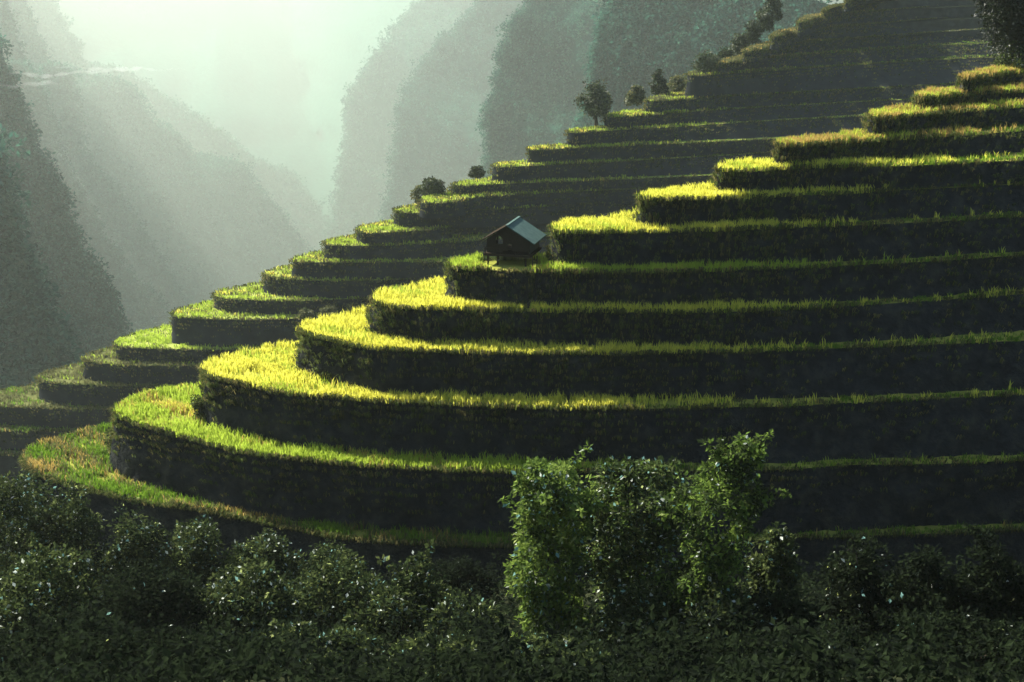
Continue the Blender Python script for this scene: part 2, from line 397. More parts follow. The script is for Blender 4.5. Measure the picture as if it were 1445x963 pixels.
FARLIM = {'lime': .5, 'olive': .22, 'yellow': .18, 'ochre': .1}
FAR = [
 ([(700,630),(300,640),(60,641),(0,641),(-80,641),(-120,635)], [(-80,622),(0,612),(60,604)], None, GRN),
 ([(700,596),(300,607),(150,608),(60,608),(0,608),(-60,608),(-110,600)], [(-80,590),(0,578),(60,570)], (60,608,636), GRN),
 ([(700,560),(300,574),(161,577.5),(83,577),(30,575),(0,573),(-35,568),(-45,562)], [(-30,557),(0,552),(47,543)], (83,577,605), {'olive': .7, 'green': .25, 'ochre': .05}),
 ([(700,530),(400,540),(238,544.5),(194,545),(139,544),(83,541),(60,538),(53,534)], [(58,529),(83,521),(114,513)], (125,543.5,573.5), {'olive': .75, 'lime': .1, 'green': .15}),
 ([(700,503),(400,513),(285,516),(183,515.5),(140,513.5),(122,510),(116,507)], [(121,503),(133,498),(158,491)], (183,515.5,542), {'olive': .6, 'lime': .4}),
 ([(700,483),(500,491),(346,494),(291,493.5),(222,492),(180,491),(165,489),(160,486)], [(164,482),(180,475),(200,469),(223,463)], (260,493,512.5), {'olive': .2, 'lime': .8}),
 ([(700,436),(500,447),(422,449.5),(350,451),(300,450.5),(260,449),(246,447),(241,444)], [(248,438),(270,433),(297,426)], (300,450.5,489), FARLIM),
 ([(700,412),(500,422),(449,424),(390,424.5),(350,423.5),(318,421.5),(304,418.5),(301,415)], [(306,411.5),(335,406),(366,400)], (380,424.5,444.5), FARLIM),
 ([(800,383),(600,393),(505,397),(450,396.5),(410,394.5),(385,392),(374,390),(371,387)], [(376,383),(390,380),(405,376)], (450,396.5,421), FARLIM),
 ([(900,355),(700,366),(600,370),(520,370.5),(450,370.5),(420,370),(412,368.5),(410,366)], [(415,364),(430,361),(447,357)], (470,370.5,394.5), FARLIM),
 ([(900,325),(760,335),(644,342),(600,344),(557,346),(500,347),(472,347),(459,345.5),(455,343)], [(459,340),(478,337),(499,333)], (540,346.5,368), FARLIM),
 ([(950,302),(820,308),(736,311.5),(660,314.5),(641,316),(634,320),(627,323.5),(590,325.5),(564,327),(532,329),(510,330),(502,327)], [(507,320),(525,317),(551,313)], (580,326,343), FARLIM),
 ([(950,282),(830,288),(710,295),(644,298),(600,300),(569,301),(557,300),(554,298)], [(560,294.5),(575,292.5),(590,290)], (620,299,321), FARLIM),
 ([(1000,262),(833,269.5),(722,275),(670,278),(655,280),(649,284),(630,286),(611,287),(597,288),(592,285)], [(598,279),(612,276),(630,271)], (690,277,296), FARLIM),
 ([(1100,243),(1000,247.5),(900,252.5),(799,256.5),(722,259),(670,261.5),(643,262.5),(635,261)], [(641,258.5),(660,256.5),(686,253)], (722,259,273), FARLIM),
 ([(1150,212),(1000,221),(885,227.5),(844,229.5),(790,232),(736,235),(703,236.5),(692,235)], [(697,232.5),(715,231),(738,229)], (760,233.5,255.5), FARLIM),
 ([(1200,190),(1100,195.5),(950,202.5),(900,205),(850,207.5),(805,209.5),(765,211.5),(748,212.5),(741,211)], [(746,208.5),(770,207.5),(796,205.5)], (805,209.5,229.5), FARLIM),
 ([(1200,165),(1050,173),(960,178.5),(925,181),(900,182),(860,184.5),(825,187),(804,188),(798,186.5)], [(803,184),(820,182.5),(840,180.5)], (860,184.5,204.5), FARLIM),
 ([(1250,142),(1100,150),(1001,156),(947,160),(900,163.5),(870,166),(857,166.5),(852,165)], [(857,162),(872,160.5),(890,158)], (900,163.5,180), FARLIM),
 ([(1300,121),(1150,129.5),(1026,136.5),(980,139),(944,141.5),(920,144),(910,143)], [(915,140),(930,137),(950,133)], (944,141.5,158.5), {'olive': .6, 'lime': .2, 'ochre': .2}),
 ([(1350,83),(1172,94),(1097,99.5),(1038,103.5),(1000,106),(980,107.5),(968,106.5)], [(974,103.5),(988,101),(1005,97)], (1038,103.5,134.5), {'olive': .6, 'lime': .2, 'ochre': .2}),
 ([(1350,63),(1200,73),(1117,79),(1080,82),(1047,85.5),(1025,88.5),(1013,90)], [(1018,86),(1032,83),(1050,79)], (1060,84.5,100), {'olive': .7, 'ochre': .3}),
 ([(1400,40),(1300,47),(1179,56),(1130,60),(1097,64),(1065,70),(1050,74)], [(1056,69),(1070,65),(1088,60)], (1097,64,79), {'olive': .7, 'ochre': .3}),
 ([(1400,21),(1300,28),(1219,35),(1170,39),(1140,42.5),(1105,48),(1089,52)], [(1095,47),(1110,43),(1128,39)], (1140,42.5,58), {'olive': .7, 'ochre': .3}),
 ([(1420,2),(1320,9),(1234,16),(1190,19.5),(1160,23),(1140,28),(1128,32)], [(1134,26),(1148,22),(1165,18)], (1160,23,40.4), {'olive': .7, 'ochre': .3}),
 ([(1450,-16),(1350,-9),(1270,-2),(1220,3),(1190,7),(1170,12),(1163,15)], [(1169,10),(1182,6),(1200,2)], (1200,6,19), {'olive': .7, 'ochre': .3}),
 ([(1450,-34),(1380,-29),(1300,-22),(1260,-18),(1225,-12),(1200,-7),(1195,-3)], [(1201,-9),(1215,-13),(1235,-18)], (1240,-15,0.6), {'olive': .7, 'ochre': .3}),
]
FAR_LABELS = [
 'lowest shaded terrace of the far hillside, at the left edge above the shrubs',
 'dark shaded terrace at the left edge, just under the widest olive tip',
 'wide olive terrace tip cut off by the left edge of the photo',
 'olive terrace tip directly above the one cut off by the left edge',
 'dull green terrace with a dark ragged bank, third tip from the left edge',
 'grey green terrace with a thin crescent of light round the bank on its tip',
 'broad lime terrace tip over a tall teal bank, lowest where the mist valley begins',
 'lime terrace just behind the olive hedge of the far hillside',
 'lime terrace with a thin broken lip, tip two steps above the olive hedge',
 'pale lime terrace below the one level with the hut floor',
 'pale lime terrace level with the hut floor, passing behind the hut',
 'pale terrace with a small jog in its lip, level with the hut ridge',
 'short lit terrace ending above the hut, just under the teal bush',
 'terrace with a stepped lip holding the teal bush on its tip',
 'terrace between the teal bush and the small round dark bush',
 'terrace holding the small round dark bush, lit along a long straight lip',
 'terrace one step below the lone round tree',
 'terrace with the lone round tree standing at its edge',
 'terrace just above the lone round tree with a bright thin lip',
 'terrace under the tall dark bush on the ridge line',
 'olive lipped terrace below the dark clump of ridge trees',
 'narrow olive terrace, sixth from the top edge of the photo',
 'narrow olive terrace, fifth from the top edge of the photo',
 'narrow olive terrace, fourth from the top edge of the photo',
 'narrow olive terrace, third from the top edge of the photo',
 'narrow olive terrace touching the top edge of the photo',
 'highest dark terrace of the far hillside, reaching past the top edge',
]
z_ffirst = float(at_range(60, 641, 190.0)[2])
z_far, c_far, f_far = make_levels([n[:3] for n in FAR], z_ffirst, 1.0, (0.80, 0.60), 160, 230, 2, 0.4,
    [60, 100, 150, 210, 260, 330, 420, 470, 520, 600, 640, 730, 720, 780, 820, 840, 880, 900, 930, 960, 1040, 1060, 1100, 1150, 1170, 1190, 1200], 120, 0.2)
HUT_AT = None
far_crop = dict(width=8.0, density=2.2, n=5, h=0.42, w=0.14, spread=0.25, bank_density=11, bank_reach=1.6, back=24, thin=0.6)
build_terraces('far', FAR, FAR_LABELS, z_far, c_far, f_far, 0.7, 1.8, -170.0, 0.14, M_FARBANK, M_FARFIELD, 'rice terraces of the far hillside', far_crop, 0.42, 0.28)
print('near z', [round(z, 1) for z in z_near]); print('far z', [round(z, 1) for z in z_far])
for C in c_near[::4] + c_far[::5]: print('tip', C[np.argmin(C[:, 0])].round(1))

# ------------------------------------------------------------------ ground and mountains
PROF = np.array([(-40, -2), (0, -2.2), (12, -7), (25, -14.5), (40, -21.5), (60, -29), (75, -36), (120, -62), (190, -98), (450, -330)])
def ground_z(x, y):
    z = np.interp(y, PROF[:, 0], PROF[:, 1])
    return z - 0.06 * np.clip(-np.asarray(x) - 12, 0, 400)
gx, gy = np.linspace(-320, 240, 113), np.r_[np.linspace(-40, 100, 90), np.linspace(105, 450, 50)]
X, Y = np.meshgrid(gx, gy)
P = np.c_[X.ravel(), Y.ravel(), ground_z(X, Y).ravel()]
P[:, 2] += 0.5 * vnoise(P, 0.12, 4.0) * np.clip(P[:, 1] / 20, 0, 1)
n = len(gx); a = (np.arange(len(gy) - 1)[:, None] * n + np.arange(n - 1)).ravel()
tag(link('hillside_ground', np_mesh('hillside_ground', P, np.c_[a, a + 1, a + n + 1, a + n], smooth=True), M_SOIL), kind='structure')

def leaf_cloud(centers, radii, per, size, cols, flat=0.75, droop=0.25, jitter=0.25):
    """Folded diamond leaves spread through clumps; returns V, F (quads), colours."""
    C = np.repeat(centers, per, axis=0); R = np.repeat(radii, per); m = len(C)
    d = rng.normal(0, 1, (m, 3)); d /= np.linalg.norm(d, axis=1)[:, None]
    r = R * rng.uniform(0.15, 1.0, m) ** 0.5
    P = C + d * r[:, None] * np.array([1, 1, flat])
    ax = d + rng.normal(0, 0.8, (m, 3)); ax[:, 2] -= droop
    ax /= np.linalg.norm(ax, axis=1)[:, None]
    up = rng.normal(0, 0.6, (m, 3)); up[:, 2] += 1.0
    sd = np.cross(ax, up); sd /= np.linalg.norm(sd, axis=1)[:, None] + 1e-9
    L = size * rng.uniform(0.6, 1.3, m)[:, None]
    nrm = np.cross(sd, ax)
    V = np.stack([P, P + ax * L * 0.45 + sd * L * 0.30 + nrm * L * 0.08, P + ax * L, P + ax * L * 0.45 - sd * L * 0.30 + nrm * L * 0.08], 1)
    F = np.arange(m * 4, dtype=np.int32).reshape(m, 4)
    table = np.array(cols)
    clump = np.repeat(rng.integers(0, len(table), len(centers)), per)
    own = rng.integers(0, len(table), m)
    c = table[np.where(rng.uniform(0, 1, m) < 0.6, clump, own)] * rng.uniform(1 - jitter, 1 + jitter, (m, 1))
    return V.reshape(-1, 3), F, np.repeat(c, 4, axis=0)

FORESTLEAF = [(0.024, 0.095, 0.068), (0.034, 0.125, 0.085), (0.018, 0.070, 0.052), (0.046, 0.140, 0.090)]
KM = 1.5
pu, pv = np.linspace(-250, 1300, 120), np.linspace(-150, 520, 60)
U, Vv = np.meshgrid(pu, pv); Qp = np.c_[U.ravel(), Vv.ravel()]
# the head of the valley: two slopes meeting in a trough that runs away from the camera
axis = 385 + 0.35 * Qp[:, 1]
D = 0.95 * np.clip(7600 - 9 * np.clip(Qp[:, 1], -50, 400) - np.where(Qp[:, 0] < axis, 5.5, 9.5) * np.abs(Qp[:, 0] - axis), 4600, 8000)
D *= 1 + 0.04 * np.array([mnoise.fractal(Vector((q[0] * 0.01, q[1] * 0.01, 3.3)), 0.9, 2.1, 3) for q in Qp])
Pm = at_range(Qp[:, 0], Qp[:, 1], D)
n = len(pu); a = (np.arange(len(pv) - 1)[:, None] * n + np.arange(n - 1)).ravel()
tag(link('mountains', np_mesh('mountains', Pm, np.c_[a, a + 1, a + n + 1, a + n], smooth=True), M_FOREST), kind='structure')
lo, hi = Pm.min(0), Pm.max(0)

def spur(crest, dist, side, width, seed, rag=5.0):
    """A wooded mountain spur: its crest line, the flank towards the camera and the back slope."""
    global lo, hi
    C = resample(np.array(crest, float), 2.5); m = len(C)
    T = np.gradient(C, axis=0); T /= np.hypot(T[:, 0], T[:, 1])[:, None]
    N = np.stack([-T[:, 1], T[:, 0]], -1)
    s = np.arange(m)
    w = np.array([mnoise.fractal(Vector((i * 0.035, seed, 0)), 0.6, 2.2, 6) + 0.7 * abs(mnoise.noise(Vector((i * 0.35, seed, 5)))) for i in s]) + 0.35 * np.array([mnoise.noise(Vector((i * 1.1, seed, 2))) for i in s])
    B0, W = C, N * (w * rag)[:, None]
    C = B0 + W
    dd = dist * (1 + 0.05 * np.array([mnoise.noise(Vector((i * 0.02, seed, 9))) for i in s]))
    rows = []
    for t in np.r_[-1.0, -0.5, np.linspace(0, 1, 60) ** 1.4]:
        if t < 0:                                       # the back slope falls away behind the crest
            rows.append(at_range(C[:, 0] + side * 0.2 * width * -t, C[:, 1] + 0.12 * width * -t, dd * (1 + 0.35 * -t)))
        else:
            Ct = B0 + W * math.exp(-t * 14)
            g = at_range(Ct[:, 0] + side * width * t, Ct[:, 1] + 0.25 * width * t, dd * (1 - 0.16 * t))
            nz = np.array([mnoise.fractal(Vector((i * 0.03, t * width * 0.012, seed)), 0.9, 2.1, 3) for i in s])
            rows.append(g * (1 + 0.012 * min(1, t * 6) * nz)[:, None])
    G = np.array(rows); R = len(rows)
    a = (np.arange(R - 1)[:, None] * m + np.arange(m - 1)).ravel()
    P = G.reshape(-1, 3); lo = np.minimum(lo, P.min(0)); hi = np.maximum(hi, P.max(0))
    tag(link('mountain_spur', np_mesh('mountain_spur', P, np.c_[a, a + 1, a + m + 1, a + m], smooth=True), M_FOREST), kind='structure')
    # the wood that covers it: crowns too many to count
    flank = G[2:44, :, :].reshape(-1, 3); r0 = max(5.0, 0.0042 * dist)
    pick = flank[rng.integers(0, len(flank), 2600)]
    top = G[2][rng.integers(0, m, 260)]
    cen = np.vstack([pick, top]) + np.c_[rng.normal(0, r0 * 0.5, (2860, 2)), rng.uniform(-0.2, 0.7, 2860) * r0]
    V, F, c = leaf_cloud(cen, r0 * rng.uniform(0.5, 1.2, 2860), 30, r0 * 0.45, FORESTLEAF)
    lo = np.minimum(lo, V.min(0)); hi = np.maximum(hi, V.max(0))
    tag(link('forest', np_mesh('forest', V, F, c), M_FORESTLEAF), kind='stuff')

# left flank, near to far
spur([(-25,200),(0,305),(22,370),(48,430),(78,500),(95,540),(130,640)], KM * 330, -1, 260, 1.0, 4)
spur([(-12,60),(3,110),(25,160),(48,220),(80,275),(95,330),(130,385),(152,425),(168,470),(190,540)], KM * 540, -1, 260, 2.0, 6)
spur([(20,92),(48,112),(60,150),(78,215),(108,270),(132,305),(160,360),(205,415),(228,445),(260,500)], KM * 1100, -1, 280, 3.0, 6)
spur([(70,95),(100,105),(108,150),(110,215),(165,275),(198,330),(240,400),(264,432),(310,500)], KM * 1600, -1, 300, 4.0, 6)
spur([(95,100),(150,113),(190,133),(222,180),(270,222),(345,238),(375,285),(398,312),(425,348),(470,420)], KM * 2100, -1, 330, 5.0, 7)
spur([(120,96),(175,105),(240,148),(308,188),(350,228),(402,252),(442,290),(480,335),(540,400)], KM * 2700, -1, 330, 6.0, 7)
spur([(-20,-60),(0,10),(14,60),(32,104),(50,160)], KM * 1300, -1, 200, 7.0, 4)
spur([(5,-60),(26,0),(46,58),(64,98),(80,150)], KM * 1900, -1, 200, 8.0, 4)
spur([(35,-60),(64,0),(96,58),(112,98),(130,150)], KM * 2600, -1, 220, 9.0, 4)
# right flank, near to far
spur([(905,-60),(876,0),(856,50),(848,110),(838,160),(825,240)], KM * 520, 1, 420, 10.0, 7)
spur([(790,-60),(752,0),(726,40),(708,80),(704,120),(696,165),(690,240),(680,330)], KM * 820, 1, 420, 11.0, 8)
spur([(720,-60),(672,15),(618,68),(584,118),(566,165),(562,220),(548,300),(530,400)], KM * 1750, 1, 420, 12.0, 9)
spur([(640,-70),(598,0),(545,60),(508,120),(492,180),(484,240),(470,330),(460,420)], KM * 2500, 1, 380, 13.0, 9)
print('mountains', lo.round(), hi.round())

# the humid air: one closed box round everything
bm_lo = np.array([lo[0] - 200, -120.0, lo[2] - 1.0]); bm_hi = np.array([hi[0] + 200, hi[1] + 200, max(hi[2], 30) + 5])
bv = [(x, y, z) for z in (bm_lo[2], bm_hi[2]) for y in (bm_lo[1], bm_hi[1]) for x in (bm_lo[0], bm_hi[0])]
me = bpy.data.meshes.new('haze')
me.from_pydata([tuple(map(float, v)) for v in bv], [], [(0, 2, 3, 1), (4, 5, 7, 6), (0, 1, 5, 4), (2, 6, 7, 3), (0, 4, 6, 2), (1, 3, 7, 5)])
m, nt, out = new_mat('haze_air')
pvn = nt.nodes.new('ShaderNodeVolumePrincipled')
pvn.inputs['Color'].default_value = (0.83, 0.93, 0.82, 1)
pvn.inputs['Density'].default_value = HAZE_DENSITY
pvn.inputs['Anisotropy'].default_value = 0.6
nt.links.new(pvn.outputs[0], out.inputs['Volume'])
tag(link('haze', me, m), kind='stuff')

# ------------------------------------------------------------------ plants
def tube(path, radii, sides=7):
    V, F = [], []
    path = [Vector(p) for p in path]
    for i, p in enumerate(path):
        t = (path[min(i + 1, len(path) - 1)] - path[max(i - 1, 0)]).normalized()
        a = t.cross(Vector((0.31, 0.95, 0.1))).normalized(); b = t.cross(a)
        for j in range(sides):
            q = 2 * math.pi * j / sides
            V.append(p + (a * math.cos(q) + b * math.sin(q)) * radii[i])
    for i in range(len(path) - 1):
        for j in range(sides):
            k = (j + 1) % sides
            F.append((i * sides + j, i * sides + k, (i + 1) * sides + k, (i + 1) * sides + j))
    return np.array(V), np.array(F)
def join_tubes(ts):
    V, F, o = [], [], 0
    for v, f in ts: V.append(v); F.append(f + o); o += len(v)
    return np.vstack(V), np.vstack(F)

DARKLEAF = [(0.030, 0.045, 0.017), (0.048, 0.068, 0.022), (0.020, 0.030, 0.013), (0.075, 0.095, 0.032)]
VINELEAF = [(0.13, 0.195, 0.035), (0.09, 0.145, 0.03), (0.06, 0.09, 0.028), (0.17, 0.235, 0.05)]
SHADELEAF = [(0.012, 0.018, 0.009), (0.016, 0.024, 0.011), (0.010, 0.014, 0.009)]  # leaf greens darkened to paint in shade that nothing casts here
OLIVELEAF = [(0.11, 0.12, 0.04), (0.07, 0.09, 0.03), (0.15, 0.15, 0.05)]

def dome_points(n, rx, ry, h, hollow=0.35):
    """Clump centres through a lumpy dome standing on the ground."""
    out = []
    ph = rng.uniform(0, 6.28, 3)
    while len(out) < n:
        x, y, z = rng.uniform(-1, 1), rng.uniform(-1, 1), rng.uniform(0.05, 1)
        a = math.atan2(y, x); edge = 0.82 + 0.18 * math.sin(3 * a + ph[0]) * math.sin(2 * a + ph[1])
        q = math.hypot(x, y) / edge
        rr = math.hypot(q, z)
        if hollow < rr < 1: out.append((x * rx, y * ry, z * h))
    return np.array(out)

def shrub(px, top, r, hw, label, name='shrub', group='dark shrubs in the foreground', cols=DARKLEAF, clumps=60, per=70, size=0.17, mat=None, pale=0.02, col_shape=None, foot=None, cat='shrub', path=None, sprigs=0):
    if foot is None:
        d = ray(px, top); d = d / math.hypot(d[0], d[1])
        fx, fy = d[0] * r, d[1] * r; fz = float(ground_z(fx, fy)) - 0.1
    else: fx, fy, fz = foot
    rr = math.hypot(fx, fy)
    ztop = at_range(px, top, rr)[2]; h = max(0.8, ztop - fz)
    rx = hw * rr / FPX
    root = tag(empty(name, (fx, fy, fz)), label, cat, group)
    if col_shape:                                       # a column of climbing growth
        t = rng.uniform(0.03, 1, clumps); a = rng.uniform(0, 6.28, clumps); q = rng.uniform(0.3, 1, clumps) ** 0.5
        prof = np.interp(t, *col_shape)
        cen = np.c_[np.cos(a) * q * prof * rx, np.sin(a) * q * prof * rx, t * h * 0.97]
        cen[:, 0] += 0.16 * rx * np.sin(t * 9 + px) + 0.1 * rx * np.sin(t * 23 + px)
        if path: cen[:, 0] += np.interp(t, *path) * rr / FPX
        rad = rng.uniform(0.22, 0.42, clumps) * rx
    else:
        cen = dome_points(clumps, rx * 0.85, rx * 0.8, h * 0.92)
        rad = rng.uniform(0.16, 0.30, clumps) * min(rx, h)
    paths = []
    if sprigs:                                          # shoots that break the outline
        sc, sr = [], []
        for i in range(sprigs):
            b = cen[rng.integers(0, len(cen))]
            d = np.array([b[0] / rx, b[1] / rx, 0.9]) + rng.normal(0, 0.45, 3); d /= np.linalg.norm(d)
            ln = rng.uniform(0.35, 0.9) * min(1.6, 0.5 * h + 0.3)
            q = [b + d * ln * t + np.array([0, 0, -0.25 * ln * t * t]) for t in np.linspace(0, 1, 7)]
            paths.append(q); sc += q; sr += list(np.linspace(0.16, 0.07, 7) * (0.6 + size * 3))
        V2, F2, c2 = leaf_cloud(np.array(sc), np.array(sr), 9, size * 1.1, cols)
    V, F, c = leaf_cloud(cen, rad, per, size, cols)
    if sprigs: F = np.vstack([F, F2 + len(V)]); V = np.vstack([V, V2]); c = np.vstack([c, c2])
    k = rng.uniform(0, 1, len(F)) < pale  # scattered leaves recoloured pale to imitate sun glints
    c = c.reshape(-1, 4, 3); glint_cols = np.array([(0.34, 0.40, 0.14), (0.55, 0.60, 0.52), (0.16, 0.30, 0.26)])[rng.integers(0, 3, k.sum())]; c[k] = glint_cols[:, None] * rng.uniform(0.7, 1.2, (k.sum(), 1, 1)); c = c.reshape(-1, 3)
    for q in paths:
        v2, f2 = tube([tuple(p) for p in q[::2]], [0.018, 0.013, 0.009, 0.005], 4)
        F = np.vstack([F, f2 + len(V)]); V = np.vstack([V, v2]); c = np.vstack([c, np.full((len(v2), 3), 0.04)])
    link('foliage', np_mesh('foliage', V, F, c), mat or M_LEAF, root)
    ts = []
    for i in range(5):
        e = cen[rng.integers(0, len(cen))]
        ts.append(tube([(0.02 * i - 0.04, 0.01 * i, -0.2), tuple(e * 0.5 + rng.normal(0, 0.06, 3)), tuple(e)], [0.045, 0.03, 0.012], 5))
    v, f = join_tubes(ts)
    link('stem', np_mesh('stem', v, f, smooth=True), M_BARK, root)
    return root

GROUND_SHRUBS = [
 (12, 650, 60, 55, 'dark shrub at the left edge reaching up to the lowest green terrace tip'),
 (40, 640, 66, 34, 'small dark shrub tucked against the corner bank of the lowest terrace tip'),
 (92, 674, 60, 44, 'speckled dark shrub hugging the underside of the lowest green terrace tip'),
 (180, 700, 60, 50, 'dark olive shrub below the lip of the lowest terrace, beside its ochre patch'),
 (275, 722, 59, 54, 'dark shrub with a dark hollow, below the lowest terrace near its ochre lip'),
 (370, 750, 58, 52, 'dark shrub with many white glints, below the ochre stretch of the lowest lip'),
 (465, 772, 57, 50, 'low dark shrub on the long bottom bank, right of the one with many white glints'),
 (640, 790, 56, 52, 'low black shrub on the long bottom bank, close left of the leafy columns'),
 (55, 760, 46, 75, 'arching dark shrub near the left edge, second row from the terraces'),
 (200, 790, 44, 80, 'black shrub mass under the left terraces, almost without glints'),
 (345, 800, 44, 75, 'dark shrub with teal glinting leaves left of the bottom middle'),
 (470, 790, 46, 70, 'dark shrub with pale yellow leaf specks under the long bottom bank'),
 (575, 800, 44, 65, 'dark shrub rounding up left of the pale green columns'),
 (655, 845, 40, 60, 'green flecked shrub at the foot of the left green column'),
 (430, 905, 35, 110, 'low broad shrub arching across the bottom left of the middle'),
 (90, 880, 34, 110, 'black shrub filling the bottom left corner'),
 (260, 890, 33, 100, 'black shrub at the bottom edge between the corner and the arching shrub'),
 (610, 910, 33, 90, 'dark shrub at the bottom edge below the green flecked shrub'),
 (780, 915, 32, 90, 'dark shrub at the bottom edge below the left green column'),
 (905, 820, 40, 62, 'shrub with pale specks at the foot of the middle green column'),
 (1020, 830, 40, 70, 'dark arching shrub under the right green column'),
 (1115, 825, 40, 55, 'blackish shrub with white glints right of the right green column foot'),
 (1100, 735, 46, 36, 'small dark shrub just right of the tall green column with the bent top'),
 (1215, 745, 44, 60, 'blackish shrub with a leaning pale tipped branch on the right side'),
 (1310, 765, 43, 60, 'black shrub between the leaning branch and the glinting twigs on the right'),
 (1405, 745, 43, 55, 'black shrub with a few glinting twigs at the right edge'),
 (960, 910, 33, 100, 'black shrub at the bottom edge below the middle green column'),
 (1150, 900, 33, 110, 'black shrub at the bottom edge right of the columns'),
 (1350, 880, 33, 120, 'black shrub filling the bottom right corner'),
]
for px, top, r, hw, lab in GROUND_SHRUBS:
    hw *= 1.55
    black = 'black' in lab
    shrub(px, top, r, hw, lab, cols=SHADELEAF if black else DARKLEAF, clumps=120, per=85, size=0.17 if r > 38 else 0.14, pale=(0.02 if 'blackish' in lab else 0.004) if black else 0.065, sprigs=5 if black else 16)
n_u = 5200
uy = rng.uniform(24, 68, n_u); ux = rng.uniform(-0.42, 0.42, n_u) * uy
uz = np.array([max(0.0, mnoise.fractal(Vector((a * 0.45, b * 0.45, 2.0)), 0.9, 2.0, 3)) for a, b in zip(ux, uy)]) * 1.8
uc = np.c_[ux, uy, uz + ground_z(ux, uy) + rng.uniform(0.0, 0.6, n_u) ** 1.5]
V, F, c = leaf_cloud(uc, rng.uniform(0.3, 0.6, n_u), 16, 0.2, SHADELEAF)
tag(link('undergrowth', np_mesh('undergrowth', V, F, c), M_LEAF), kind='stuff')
COLS = ([0, 0.25, 0.6, 0.85, 1], [0.9, 0.8, 0.9, 1.0, 0.45])
shrub(780, 655, 42, 60, 'broad pale green leafy column, leftmost of the three rising over the dark shrubs', 'climbing_plant', 'tall leafy columns', VINELEAF, 170, 90, 0.17, None, 0.06, ([0, 0.25, 0.5, 0.7, 0.9, 1], [1.0, 0.65, 0.8, 0.75, 0.9, 0.4]), cat='climbing plant', path=([0, 0.5, 1], [10, 0, 0]), sprigs=40)
shrub(898, 660, 43, 74, 'duller green leafy column, middle one of the three over the dark shrubs', 'climbing_plant', 'tall leafy columns', VINELEAF[1:3] + DARKLEAF, 170, 90, 0.17, None, 0.08, ([0, 0.3, 0.5, 0.75, 0.9, 1], [0.9, 0.5, 0.75, 1.0, 0.85, 0.4]), cat='climbing plant', path=([0, 0.5, 1], [-10, -5, 5]), sprigs=40)
shrub(1040, 620, 41, 58, 'tallest leafy column leaning right, rightmost of the three over the shrubs', 'climbing_plant', 'tall leafy columns', VINELEAF[:2] + DARKLEAF[:2], 140, 85, 0.16, None, 0.03, ([0, 0.3, 0.55, 0.75, 0.9, 1], [0.9, 0.6, 0.8, 1.0, 0.5, 0.45]), cat='climbing plant', path=([0, 0.5, 0.8, 1], [-50, -40, -8, 10]), sprigs=40)

def on_level(px, row, z, back=0.0):
    p = on_plane(px, row, z); d = p / math.hypot(p[0], p[1])
    return (float(p[0] + d[0] * back), float(p[1] + d[1] * back), float(z))
# plants on the near banks
for px, row, top, hw, lab in [(165, 640, 598, 24, 'olive bush on the dark bank between the two lowest tips, at the left corner'),
                              (225, 668, 622, 34, 'dark glinting bush in the middle of the bank under the lime terrace tip'),
                              (305, 690, 640, 24, 'olive fern like bush on the bank under the lime terrace, right of the glinting bush')]:
    shrub(px, top, 0, hw, lab, 'bank_shrub', 'bushes on the lowest bank', OLIVELEAF + DARKLEAF, 40, 60, 0.15, pale=0.03, foot=on_level(px, row, z_near[0] + 0.05), cat='bush')
shrub(290, 548, 0, 22, 'glinting olive bush on the corner bank under the yellow terrace tip', 'bank_shrub', None, OLIVELEAF + DARKLEAF, 30, 60, 0.14, pale=0.03, foot=on_level(285, 590, z_near[1] + 0.05), cat='bush')
# hedge and bushes of the far hillside
for px, row, top, hw, lab in [(432, 448, 436, 16, 'low olive bush, left end of the hedge behind the yellow terraces'),
                              (465, 447, 431, 20, 'olive bush in the middle of the hedge behind the yellow terraces'),
                              (500, 445, 427, 20, 'olive bush, right end of the hedge next to the yellow terrace tip')]:
    shrub(px, top, 0, hw, lab, 'hedge_bush', 'hedge behind the yellow terraces', OLIVELEAF, 40, 45, 0.30, M_TREELEAF, 0.0, foot=on_level(px, row, z_far[6]), cat='bush')
shrub(612, 250, 0, 24, 'ragged teal bush on the skyline left of the lit ridge steps', 'ridge_bush', None, DARKLEAF[1:], 45, 45, 0.38, M_TREELEAF, 0.0, foot=on_level(610, 280, z_far[13], 3), cat='bush')
shrub(592, 262, 0, 8, 'thin spiky plant beside the ragged teal bush', 'ridge_bush', None, OLIVELEAF, 16, 40, 0.5, M_TREELEAF, 0.0, ([0, 0.5, 1], [0.6, 1, 0.8]), foot=on_level(592, 290, z_far[12], 1), cat='bush')
shrub(673, 235, 0, 15, 'small round dark bush on the ridge step above the teal bush', 'ridge_bush', None, DARKLEAF, 36, 45, 0.36, M_TREELEAF, 0.0, foot=on_level(673, 255, z_far[14], 4), cat='bush')
RIDGE = [(898, 152, 120, 18, 18, 'olive topped bush on the ridge between the lone tree and the tall dark bush', OLIVELEAF + DARKLEAF),
 (928, 138, 92, 15, 19, 'tall dark upright bush on the ridge right of the lone tree', DARKLEAF[:3]),
 (957, 134, 107, 20, 19, 'low olive bush on the ridge right of the tall dark bush', OLIVELEAF),
 (996, 107, 72, 25, 20, 'broad dark ridge bush, first of the dark clump above the olive bush', DARKLEAF),
 (1022, 96, 64, 17, 20, 'dark ridge bush on the upper right flank of the broad one', DARKLEAF[:3]),
 (1043, 80, 46, 16, 21, 'ragged ridge bush half way up to the top edge', DARKLEAF),
 (1062, 64, 26, 17, 22, 'dark ragged ridge tree below the top edge', DARKLEAF[:3]),
 (1078, 46, 4, 16, 23, 'dark ridge tree touching the top edge of the photo', DARKLEAF),
 (1090, 30, -22, 17, 24, 'highest dark ridge tree, its crown cut by the top edge', DARKLEAF[:3])]
